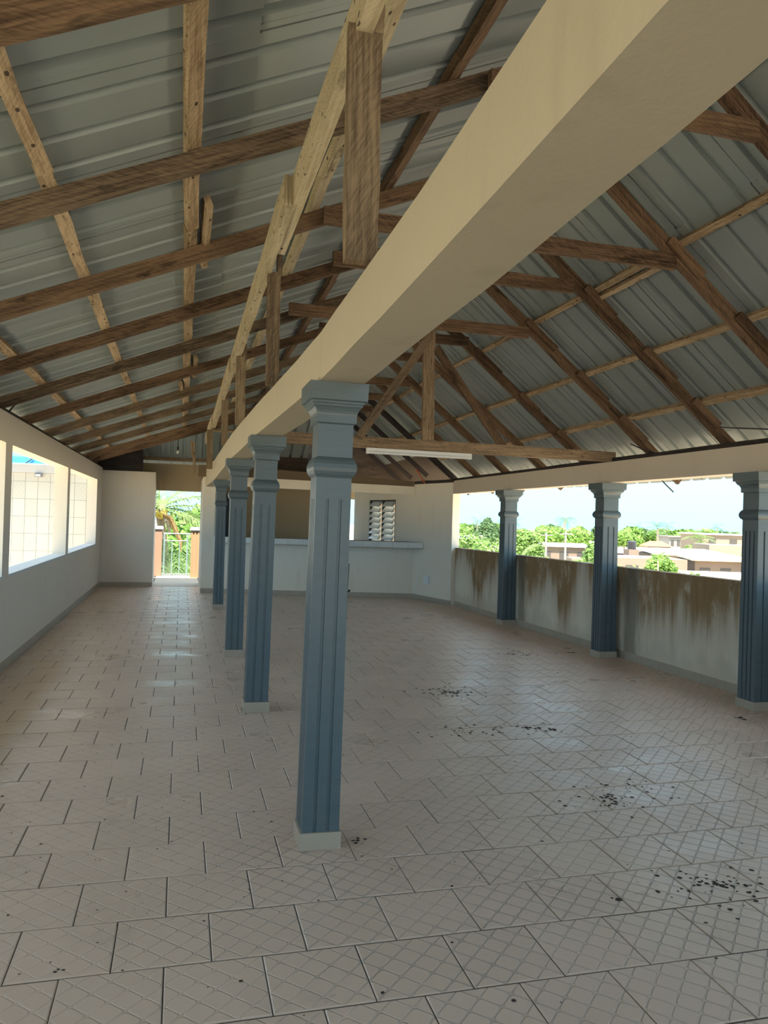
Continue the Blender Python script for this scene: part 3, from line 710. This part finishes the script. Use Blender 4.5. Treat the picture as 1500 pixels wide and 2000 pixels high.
loose = [(random.uniform(-1.5,4.7), random.uniform(2.2,15), .02, 1, .004, .009) for _ in range(420)] + [(random.uniform(-1.4,.5), random.uniform(2.4,6), .02, 1, .003, .006) for _ in range(120)]
loose += [(.9,3.74,.08,6,.005,.012),(.56,6.38,.12,14,.004,.012),(-.37,2.86,.03,3,.006,.01)]
o = scatter('grit', loose, 'loose dark grit strewn over the whole tiled floor')

# ------------------------------------------------------------ balcony: railing and pillars
rl = thing('balcony_railing', 'pale blue metal railing at the end of the balcony', 'railing', (-.13,20.3,0))
def rod(a, b, r, nm): m_ = MB(); m_.tube([a, b], r, 6); return obj(nm, m_, M_RAIL, rl)
rod((-.46,20.3,1.08), (.24,20.3,1.08), .019, 'top_rail'); rod((-.40,20.3,.90), (.155,20.3,.90), .014, 'middle_rail'); rod((-.46,20.3,.05), (.24,20.3,.05), .014, 'bottom_rail')
for x, zt in ((-.405,1.08),(.16,1.08)): rod((x,20.3,.05), (x,20.3,zt), .02, 'frame_post')
for x in (-.215,-.03): rod((x,20.3,.05), (x,20.3,.90), .013, 'bar')
def pillar(x0, x1, y0, y1, m, label, flutes):
    t = thing('balcony_pillar', label, 'pillar', ((x0+x1)/2,(y0+y1)/2,.004))
    m_ = MB(); pts = []; n = flutes*2+1
    for i in range(n):
        a = x0 + (x1-x0)*i/n; b = x0 + (x1-x0)*(i+1)/n; d = .018 if i % 2 else 0
        pts += [(a, y0+d), (b, y0+d)]
    pts += [(x1, y1), (x0, y1)]; m_.prism(pts, .004, 1.16); obj('shaft', m_, m, t)
    m_ = MB(); e = .025
    for z0_, z1_, k in ((1.16,1.19,.012),(1.19,1.24,.03),(1.24,1.265,.018)): m_.box((x0-k,y0-k,z0_), (x1+k,y1+k,z1_))
    obj('cap', m_, M_CAP, t)
pillar(-.70,-.465,20.22,20.44, M_PILP, 'pinkish square balcony pillar on the left of the railing', 0)
pillar(.245,.52,19.75,20.02, M_PILT, 'tan fluted balcony pillar with grey cap, right of the railing', 3)

# ------------------------------------------------------------ neighbouring tiled building seen through the left windows
nb = thing('neighbour_building', 'cream tiled building with blue roof edge outside the left windows', 'building', (-4.5,19.0,-4.5))
mb = MB(); mb.box((-7.0,19.012,-4.5), (-1.95,24,2.43)); obj('wall', mb, M_GROUT, nb)
zs = [2.43,2.236,1.839,1.442,1.05,.655,.26,-.135]; tmesh = {}
for i in range(20):
    xa = -7.0 + .01 + .262*i - .0; xa = -3.72 + .262*(i-12)
    for k in range(len(zs)-1):
        wd_, h_ = .257, zs[k]-zs[k+1]-.005
        key = round(h_, 3)
        if key not in tmesh:
            m_ = MB(); m_.box((0,-.012,0), (wd_,0,h_)); m_.uv = [[(m_.v[j].x/.262, m_.v[j].z/.395) for j in f] for f in m_.f]
            o = obj('wall_tile', m_, M_WTILE, nb); tmesh[key] = o.data
        else:
            o = bpy.data.objects.new('wall_tile', tmesh[key]); COL.objects.link(o); o.parent = nb
        if o.data.vertices[0].co.length > 1: 
            for v_ in o.data.vertices: v_.co += ORG[nb.name]
        o.location = V((xa, 19.01, zs[k+1])) - ORG[nb.name]
mb = MB(); mb.box((-7.0,18.95,2.43), (-1.95,19.3,2.62)); obj('fascia_beam', mb, plaster('pale_fascia', (.62,.62,.62)), nb)
mb = MB(); mb.prism([(-7.0,17.85),(-2.05,17.85),(-2.05,24),(-7,24)], [2.60,2.60,3.3,3.3], [2.625,2.625,3.33,3.33]); mb.box((-7.0,17.83,2.585), (-2.05,17.86,2.715)); obj('roof', mb, M_BLUE, nb)
mb = MB(); mb.box((-3.26,18.90,2.34), (-3.12,18.99,2.42)); wl = obj('wall_lamp', mb, M_CAP, nb); mb = MB(); mb.box((-3.24,18.89,2.35), (-3.14,18.90,2.40)); obj('lens', mb, M_GLASS, wl)
mb = MB(); mb.tube([(-3.25,17.80,2.58),(-3.10,17.80,2.70)], .012, 5); obj('bracket', mb, M_BLACK, nb)

# ------------------------------------------------------------ ground and the view beyond the parapet
mb = MB(); mb.face([(-400,-300,-4.5),(600,-300,-4.5),(600,700,-4.5),(-400,700,-4.5)])
g_, t_, b_ = newmat('dusty_ground'); pp = pos(t_)
L(t_, mix(t_, smooth(t_, noise(t_, pp, .06, 4), .42, .62), (.55,.45,.34), (.33,.32,.18)), b_.inputs['Base Color']); b_.inputs['Roughness'].default_value = .95
struct('ground', mb, g_)
M_LEAF = leaf_mat('leaf_green', (.075,.17,.03), (.20,.34,.07)); M_LEAFB = leaf_mat('leaf_bright_green', (.09,.19,.035), (.19,.31,.085)); M_LEAFD = leaf_mat('leaf_dark_green', (.04,.095,.035), (.11,.19,.07))
M_FROND = leaf_mat('palm_frond_green', (.075,.15,.04), (.21,.30,.10)); M_BARK = plain('grey_bark', (.30,.26,.21), .9, var=.3)
M_DRY = plain('dry_palm_brown', (.36,.22,.10), .8, var=.3); M_NUT = plain('yellow_coconut', (.55,.40,.06), .4, var=.2)
def crown(mb, blobs, n, s0, s1):
    for c, r in blobs:
        c = V(c); r = V(r)
        for _ in range(n):
            d = V((random.gauss(0,1), random.gauss(0,1), random.gauss(0,1))).normalized(); k = random.uniform(.55, 1.05)
            p = c + V((d.x*r.x, d.y*r.y, d.z*r.z))*k
            nn = (d + V((random.uniform(-.8,.8), random.uniform(-.8,.8), random.uniform(-.3,1)))).normalized()
            a = nn.cross(V((random.random(), random.random(), random.random()+.1))).normalized(); b = nn.cross(a); s_ = random.uniform(s0, s1)
            mb.face([p - a*s_ - b*s_*.5, p + a*s_ - b*s_*.5 + nn*s_*.2, p + a*s_*.9 + b*s_*.6, p - a*s_*.7 + b*s_*.6 - nn*s_*.15])
def tree(name, label, base, blobs, m, n=260, s0=.12, s1=.28, tr=.12, group=None, cat='tree'):
    base = V(base); t = thing(name, label, cat, base, group)
    mb = MB(); top = sum((V(b[0]) for b in blobs), V())/len(blobs)
    mb.tube([base, base.lerp(base+top, .5) + V((.1,0,0)), base + top], [tr, tr*.8, tr*.5], 7)
    for c, r in blobs: mb.tube([base + top*.6, base + V(c)], [tr*.5, tr*.2], 5)
    obj('trunk', mb, M_BARK, t)
    mb = MB(); crown(mb, [(base + V(c), r) for c, r in blobs], int(n*1.9), s0*.6, s1*.6); o = obj('foliage', mb, m, t); o['kind'] = 'stuff'
    return t
def frond(mb, p, az, el, Ln, droop, leaf=.5, n=22, dens=1.0):
    p = V(p); d = V((math.cos(az)*math.cos(el), math.sin(az)*math.cos(el), math.sin(el))); pts = [p]
    for i in range(n):
        d = (d + V((0,0,-droop/n))).normalized(); pts.append(pts[-1] + d*(Ln/n))
    mb.tube(pts[::2] + ([pts[-1]] if n % 2 else []), [.022*(1-.85*i/max(1, len(pts[::2])+(n % 2)-1)) + .004 for i in range(len(pts[::2])+(n % 2))], 4)
    for i in range(2, n):
        f = i/n; t = (pts[i+1]-pts[i]).normalized(); sd = t.cross(V((0,0,1))).normalized(); up = sd.cross(t)
        ll = leaf*(math.sin(math.pi*min(1, f*.85+.15))**.6)
        for q in range(2):
            p0 = pts[i].lerp(pts[i+1], q*.5)
            for s_ in (-1, 1):
                a = (sd*s_ + t*.75 + up*.15 + V((0,0,random.uniform(-.35,.05)))).normalized(); m1 = p0 + a*ll*.55; e = p0 + a*ll + V((0,0,-ll*.3)); wv = t*.018
                mb.face([p0 - wv, p0 + wv, m1 + wv*1.1, m1 - wv*1.1]); mb.face([m1 - wv*1.1, m1 + wv*1.1, e])
def palm(label, base, crown_p, n, Ln, leaf, m=M_FROND, tr=.13, nuts=0, seed=1, custom=None, bend=(0,0,0), seg=22, group=None):
    rs = random.getstate(); random.seed(seed)
    base = V(base); cp = V(crown_p); t = thing('coconut_palm', label, 'palm', base, group)
    mb = MB(); b = V(bend); mb.tube([base, base.lerp(cp, .33) + b*.8, base.lerp(cp, .66) + b, base.lerp(cp, .9) + b*.4, cp], [tr*1.3, tr, tr*.9, tr*.85, tr*.8], 9); obj('trunk', mb, M_BARK, t)
    fr = custom or [(2*math.pi*i/n + random.uniform(-.2,.2), random.choice([.95,.6,.25,-.2]) + random.uniform(-.15,.15), Ln*random.uniform(.85,1.1), random.uniform(.9,1.6)) for i in range(n)]
    for az, el, ln, dr in fr: mb = MB(); frond(mb, cp, az, el, ln, dr, leaf, seg); obj('frond', mb, m, t)
    for i in range(nuts):
        a = random.uniform(-2.6, .4); mb = MB(); mb.blob(cp + V((.22*math.cos(a), .22*math.sin(a), -.10 - .13*random.random())), (.10,.10,.12)); obj('coconut', mb, M_NUT, t, smooth=True)
    random.setstate(rs); return t
# beyond the balcony
pm = palm('coconut palm with yellow nuts leaning beyond the balcony railing', (-.05,25.3,-4.5), (-.70,25,1.72), 0, 3, .55, nuts=8, seed=5, bend=(.1,0,0), tr=.15,
     custom=[(.15,.62,3.0,1.25),(-.1,.35,2.8,1.1),(.5,.2,2.8,1.3),(-.5,.05,2.6,1.0),(.1,-.15,2.4,1.0),(2.6,.8,2.6,1.2),(3.3,.4,2.6,1.1),(1.6,.9,2.8,1.2),(-1.5,.6,2.0,1.2),(4.2,.9,2.4,1.2),(2.2,.2,2.5,1.1),(-2.5,.5,2.2,1.1),(.8,.75,2.8,1.1)])
mb = MB(); mb.tube([(-.66,24.8,1.62),(-.35,24.75,1.45),(-.2,24.75,1.15),(-.02,24.75,.75),(.02,24.75,.4)], [.05,.10,.09,.07,.02], 6); obj('dry_spathe', mb, M_DRY, pm)
mb = MB(); mb.tube([(-.55,24.8,1.6),(-.40,24.78,1.3),(-.33,24.78,.9)], [.06,.09,.02], 6); obj('dry_spathe', mb, M_BARK, pm)
palm('low young palm with dark fronds right behind the balcony railing', (.05,23.6,-4.5), (-.02,23.6,-.75), 0, 2, .7, M_LEAFD, seed=8,
     custom=[(0.3,1.0,2.2,1.2),(2.9,.95,2.2,1.2),(1.0,1.2,2.2,.9),(2.2,1.15,2.3,1.0),(-.6,.9,2.0,1.2),(3.8,.8,2.0,1.2),(.0,.6,2.2,1.3),(3.1,.5,2.2,1.3)])
tree('leafy_tree', 'dense green tree filling the gap behind the palm at the balcony', (.4,34,-4.5), [((0,0,3.6),(2.2,1.6,1.7)),((1.6,.3,4.3),(1.5,1.3,1.3)),((-1.9,.2,3.4),(1.6,1.3,1.6)),((1,0,2),(2,1.5,1.3)),((1.2,0,5.8),(1.5,1.2,1.0)),((-.2,0,5.2),(1.2,1.2,1.0)),((2.4,0,5.2),(1.2,1.2,1.0))], M_LEAF, 420, .12, .3)
tree('leafy_tree', 'bright bushy tree low behind the balcony railing', (.15,29,-4.5), [((0,0,3.2),(1.2,.9,1.4)),((-.7,.2,4.3),(.8,.7,.9)),((.5,0,4.9),(.7,.6,.8))], M_LEAFB, 380, .08, .2)

# houses
M_RW = plain('white_metal_roof', (.80,.80,.80), .5, var=.05, nscale=.3); M_RO = plain('orange_rust_roof', (.36,.15,.06), .7, var=.3, nscale=1); M_RY = plain('yellowed_roof', (.62,.50,.30), .6, var=.15, nscale=.4)
M_H1 = plain('tan_render', (.19,.145,.112), .9, var=.15, nscale=.5); M_H2 = plain('grey_render', (.21,.205,.20), .9, var=.12, nscale=.5); M_H3 = plain('pink_render', (.235,.18,.145), .9, var=.12, nscale=.5); M_HOLE = plain('dark_window', (.06,.055,.05), .6)
UX, UY = V((.94,-.34,0)).normalized(), V((.34,.94,0)).normalized()     # street grid: across and away
def house(label, c, wd, dp, zt, wall, roof=None, rise=.5, over=.3, windows=0, rz=None, storeys=1, roof_kind='lean', zb=-4.5):
    c = V((c[0], c[1], 0)); t = thing('house', label, 'house', (c.x, c.y, zb))
    def q(u, v): p = c + UX*u + UY*v; return (p.x, p.y)
    mb = MB(); mb.prism([q(-wd/2,0), q(wd/2,0), q(wd/2,dp), q(-wd/2,dp)], zb, zt); obj('wall', mb, wall, t)
    if roof:
        o = over; mb = MB(); pl = [q(-wd/2-o,-o), q(wd/2+o,-o), q(wd/2+o,dp+o), q(-wd/2-o,dp+o)]
        if roof_kind == 'lean':
            zz = [zt+.02, zt+.02, zt+rise, zt+rise]; mb.prism(pl, zz, [z+.07 for z in zz])
        elif roof_kind == 'flat':
            mb.prism(pl, zt+.01, zt+.16)
        else:
            n_ = len(mb.v); top = [q(-wd/2*.55, dp/2), q(wd/2*.55, dp/2)]; e = [V((*p, zt)) for p in pl]; r_ = [V((*p, zt+rise)) for p in top]
            mb.face([e[0], e[1], r_[1], r_[0]]); mb.face([e[2], e[3], r_[0], r_[1]]); mb.face([e[1], e[2], r_[1]]); mb.face([e[3], e[0], r_[0]]); mb.face(e)
        obj('roof', mb, roof, t)
    for s_ in range(storeys):
        for i in range(windows):
            u = -wd/2 + wd*(i+.5)/windows; zc = zt - .95 - 2.3*s_; mb = MB(); hw = min(.45, wd/windows*.25)
            mb.prism([q(u-hw,-.03), q(u+hw,-.03), q(u+hw,.05), q(u-hw,.05)], zc-.45, zc+.45); obj('window', mb, M_HOLE, t)
    return t
house('long low house with white metal roof, widest in the right bay', (46.2,61.5), 6.6, 9, -.98, M_H1, M_RW, .36, .4, 3)
house('house with orange rusted hipped roof behind the white roofs', (66,96), 3.2, 4, -1.15, M_H3, M_RO, .75, .3, 0, roof_kind='hip')
house('grey two storey block with pillars left of the tall palm', (76,104), 4.6, 6, .15, M_H2, M_H2, 0, .3, 5, storeys=2, roof_kind='flat')
house('large beige two storey building at the right of the view', (66.4,81.3), 7.6, 9, .85, M_H3, M_RW, 0, .25, 3, storeys=1, roof_kind='flat')
house('stepped tan block in front of the large beige building', (57.5,70), 5.5, 6, -.1, M_H3, None, windows=0)
house('low tan house with yellowed roof in front of the white one', (39.0,48.5), 4.4, 6, -.80, M_H1, M_RY, .28, .35, 3)
house('pinkish shed beside the yellowed roof with a dark opening', (42.0,44.5), 3.6, 5, -1.05, M_H3, M_RO, .3, .2, 1, roof_kind='hip')
house('near house with bright white roof low behind the parapet', (28.0,31.6), 5.2, 5.0, -1.28, M_H1, M_RW, .42, .3, 2)
house('tan walled house behind the bushes of the right bay', (33.0,49.0), 5.2, 6, -.70, M_H1, None, windows=2)
house('small white roofed house left of the water tank', (41.8,69.3), 3.2, 5, -1.15, M_H1, M_RW, .3, .2, 1)
house('brown house with white roof line in the middle bay', (38.6,72.6), 5.4, 6, -.75, M_H1, M_RW, .22, .3, 3)
house('lower brown house in front of the middle bay house', (38.5,64.0), 6.5, 4, -1.55, M_H1, None, windows=2)
house('far white roofed house above the bushes of the left bay', (47.5,122), 5.0, 6, -1.25, M_H3, M_RW, .45, .3, 0)
wt = thing('water_tank', 'black water tank on a tan block tower beside the long white roof', 'tank', (42.6,66.4,-4.5))
mb = MB(); mb.box((42.05,66,-4.5), (43.15,67,-.62)); obj('tower', mb, M_H1, wt); mb = MB(); mb.tube([(42.6,66.4,-.62),(42.6,66.4,.12)], .42, 12); mb.blob((42.6,66.4,.12), (.42,.42,.14), 12, 4); obj('tank', mb, M_BLACK, wt)
for x, y, zt, lb in ((32.17,63.93,.84,'pale concrete power pole, left one in the middle bay'),(33.88,63.48,.98,'pale concrete power pole, right one in the middle bay')):
    t = thing('power_pole', lb, 'pole', (x,y,-4.5)); mb = MB(); mb.tube([(x,y,-4.5),(x,y,zt)], [.13,.09], 7); obj('shaft', mb, M_H2, t); mb = MB(); mb.tube([(x-.6,y,zt-.25),(x+.6,y-.1,zt-.25)], .05, 5); obj('crossarm', mb, M_H2, t)
# trees between the houses
tree('leafy_tree', 'bright green tree at the far left of the left bay by the pier', (20.2,55,-4.5), [((0,0,4.6),(1.7,1.4,1.3)),((1.6,0,4.0),(1.3,1.2,1.1)),((-1.0,0,3.6),(1.4,1.2,1.3)),((.7,0,3.0),(1.9,1.4,1.0))], M_LEAFB, 320, .10, .26)
tree('leafy_tree', 'dark pointed tree behind the bushes in the left bay', (36.5,88.6,-4.5), [((0,0,4.2),(1.9,1.6,1.2)),((0,0,5.4),(1.1,1,.9)),((.1,0,6.1),(.5,.5,.6))], M_LEAFD, 300, .14, .34)
tree('bush', 'bright rounded bush low in the left bay beside the column', (21.6,51.4,-4.5), [((0,0,3.9),(1.6,1.2,1.1)),((1.2,0,3.4),(1.2,1,1.0)),((-1.3,0,3.3),(1.2,1,.9))], M_LEAFB, 300, .10, .24, cat='bush')
tree('leafy_tree', 'big green tree right of the farthest parapet column', (23.9,50.5,-4.5), [((-.2,0,5.0),(.9,.8,.7)),((.4,0,4.4),(1.0,.8,.8)),((-.7,0,4.3),(.9,.8,.8)),((.7,0,3.5),(.9,.9,.9)),((-.4,0,3.3),(1.2,.9,.9))], M_LEAFB, 300, .10, .24)
palm('palm with drooping fronds low beside the farthest parapet column', (17.3,36.9,-4.5), (17.2,36.9,-.25), 11, 1.5, .34, M_FROND, tr=.12, seed=3, seg=14)
tree('bush', 'light green bushes left of the middle parapet column', (25.6,45,-4.5), [((.3,0,3.8),(.7,.7,.9)),((-.5,0,3.1),(.9,.8,.8)),((.8,0,3.0),(.9,.8,.8)),((.4,0,4.5),(.45,.45,.5))], M_LEAFB, 300, .08, .22, cat='bush')
tree('bush', 'bright bush low beside the middle parapet column in the right bay', (19.8,31,-4.5), [((0,0,3.55),(.9,.8,.8)),((.9,0,3.2),(.9,.8,.7)),((-.8,0,3.7),(.7,.7,.7))], M_LEAFB, 320, .07, .17, cat='bush')
tree('leafy_tree', 'dense dark bush tree in front of the long white roof', (27.2,39.4,-4.5), [((0,0,4.0),(.75,.7,.65)),((-.45,0,3.5),(.6,.6,.7)),((.5,0,3.6),(.6,.6,.6)),((0,0,3.0),(.7,.7,.8))], M_LEAF, 320, .07, .18)
pp_ = thing('papaya_plant', 'slim papaya plant with a bright leaf crown before the dark bush', 'plant', (24.05,35.05,-4.5))
mb = MB(); mb.tube([(24.05,35.05,-4.5),(24.08,35.05,-2),(24.05,35.05,-.1)], [.07,.05,.035], 6); obj('stem', mb, M_BARK, pp_)
for i in range(11):
    a = i*2.4; mb = MB(); e = V((24.05,35.05,-.1)) + V((math.cos(a)*.36, math.sin(a)*.36, .10-.02*i)); mb.tube([(24.05,35.05,-.12), e], .008, 4)
    for k in range(7): b = a + (k-3)*.45; mb.face([e, e + V((math.cos(b-.15)*.16, math.sin(b-.15)*.16, -.03)), e + V((math.cos(b)*.24, math.sin(b)*.24, -.06)), e + V((math.cos(b+.15)*.16, math.sin(b+.15)*.16, -.03))])
    obj('leaf', mb, M_LEAFB, pp_)
tree('bush', 'bright bush right of the papaya plant at the parapet edge', (19.4,26,-4.5), [((0,0,3.95),(.6,.6,.42)),((.7,0,3.75),(.7,.6,.45)),((-.6,0,3.7),(.6,.6,.4))], M_LEAFB, 320, .05, .14, cat='bush')
tree('bush', 'small bright bush before the near white roof at the right', (23.6,27.8,-4.5), [((0,0,3.72),(.6,.5,.32)),((.6,-.2,3.62),(.5,.5,.32))], M_LEAFB, 300, .05, .13, cat='bush')
palm('tall palm with round crown left of the grey two storey block', (84,122.7,-4.5), (84,122.7,1.3), 15, 2.9, .8, M_LEAFD, tr=.25, seed=11, seg=12)
palm('feathery yellowish palm before the large beige building', (58.6,77.6,-4.5), (58.6,77.6,.35), 13, 2.1, .6, M_FROND, tr=.16, seed=12, seg=12)
palm('lone tall coconut palm leaning above the middle bay trees', (62.6,117.9,-4.5), (62.9,117.9,2.6), 13, 2.2, .6, M_LEAFD, tr=.16, seed=13, seg=12, bend=(-.3,0,0))
tree('leafy_tree', 'wide green tree behind the grey two storey block', (88,118,-4.5), [((0,0,4.2),(3,2,1.7)),((2.6,0,4.6),(2.5,2,1.5)),((-2.4,0,3.6),(2,2,1.4))], M_LEAF, 300, .2, .5)
tree('leafy_tree', 'olive tree left of the tall palm above the orange roof', (76,121,-4.5), [((0,0,3.9),(2.2,2,1.4)),((2,0,3.4),(1.8,1.6,1.2)),((-2,0,3.6),(1.9,1.6,1.3))], M_LEAF, 300, .2, .45)
tree('leafy_tree', 'bright tree between the palm and the large beige building', (62.5,83.5,-4.5), [((0,0,3.2),(1.6,1.4,1.0)),((1.3,0,2.9),(1.3,1.2,.9))], M_LEAFB, 280, .12, .3)
tree('leafy_tree', 'dark wide tree over the poles of the middle bay', (50,98,-4.5), [((0,0,4.4),(2.4,2,1.6)),((2.4,0,4.0),(2.2,1.8,1.5)),((-2.2,0,3.8),(2,1.8,1.4)),((4.6,0,4.3),(2,1.6,1.4))], M_LEAF, 300, .16, .4)
# the tree line along the horizon
protos = []
for k in range(3):
    bl_ = [((random.uniform(-2.6,2.6), random.uniform(-1,1), random.uniform(2.4,4.4)), (random.uniform(1.8,2.8), 1.8, random.uniform(1.2,1.9))) for _ in range(5)]
    protos.append(tree('distant_tree', 'hazy dark green tree in the long tree line on the horizon', (60+k*6,190-k*3,-4.5), bl_, M_LEAFD if k else M_LEAF, 150, .3, .75, .2, 'trees of the distant tree line'))
ra = random.Random(21)
for i in range(52):
    f = i/51; x = 55 + 95*f; y = 196 - 34*f; k = ra.randrange(3)
    copy_tree(protos[k], (x + ra.uniform(-2,2), y + ra.uniform(-24,16), -4.5), 'hazy dark green tree in the long tree line on the horizon', (0,0,ra.uniform(0,6.28)), tuple([ra.uniform(.8,1.12)]*2 + [ra.uniform(.85,1.15)]))
pd_ = palm('small distant coconut palm rising above the horizon tree line', (70,176,-4.5), (70,176,1.9), 11, 2.3, .7, M_LEAFD, tr=.2, seed=14, seg=8, group='palms of the distant tree line')
for i, (x, y, s_) in enumerate(((64,178,1.05),(75,172,.95),(82,180,1.0),(103,170,1.05),(109,168,.95),(112,160,1.0),(126,160,1.0),(134,152,1.05),(137,150,.95))):
    copy_tree(pd_, (x, y, -4.5), 'small distant coconut palm rising above the horizon tree line', (0,0,i*1.3), (s_, s_, s_))
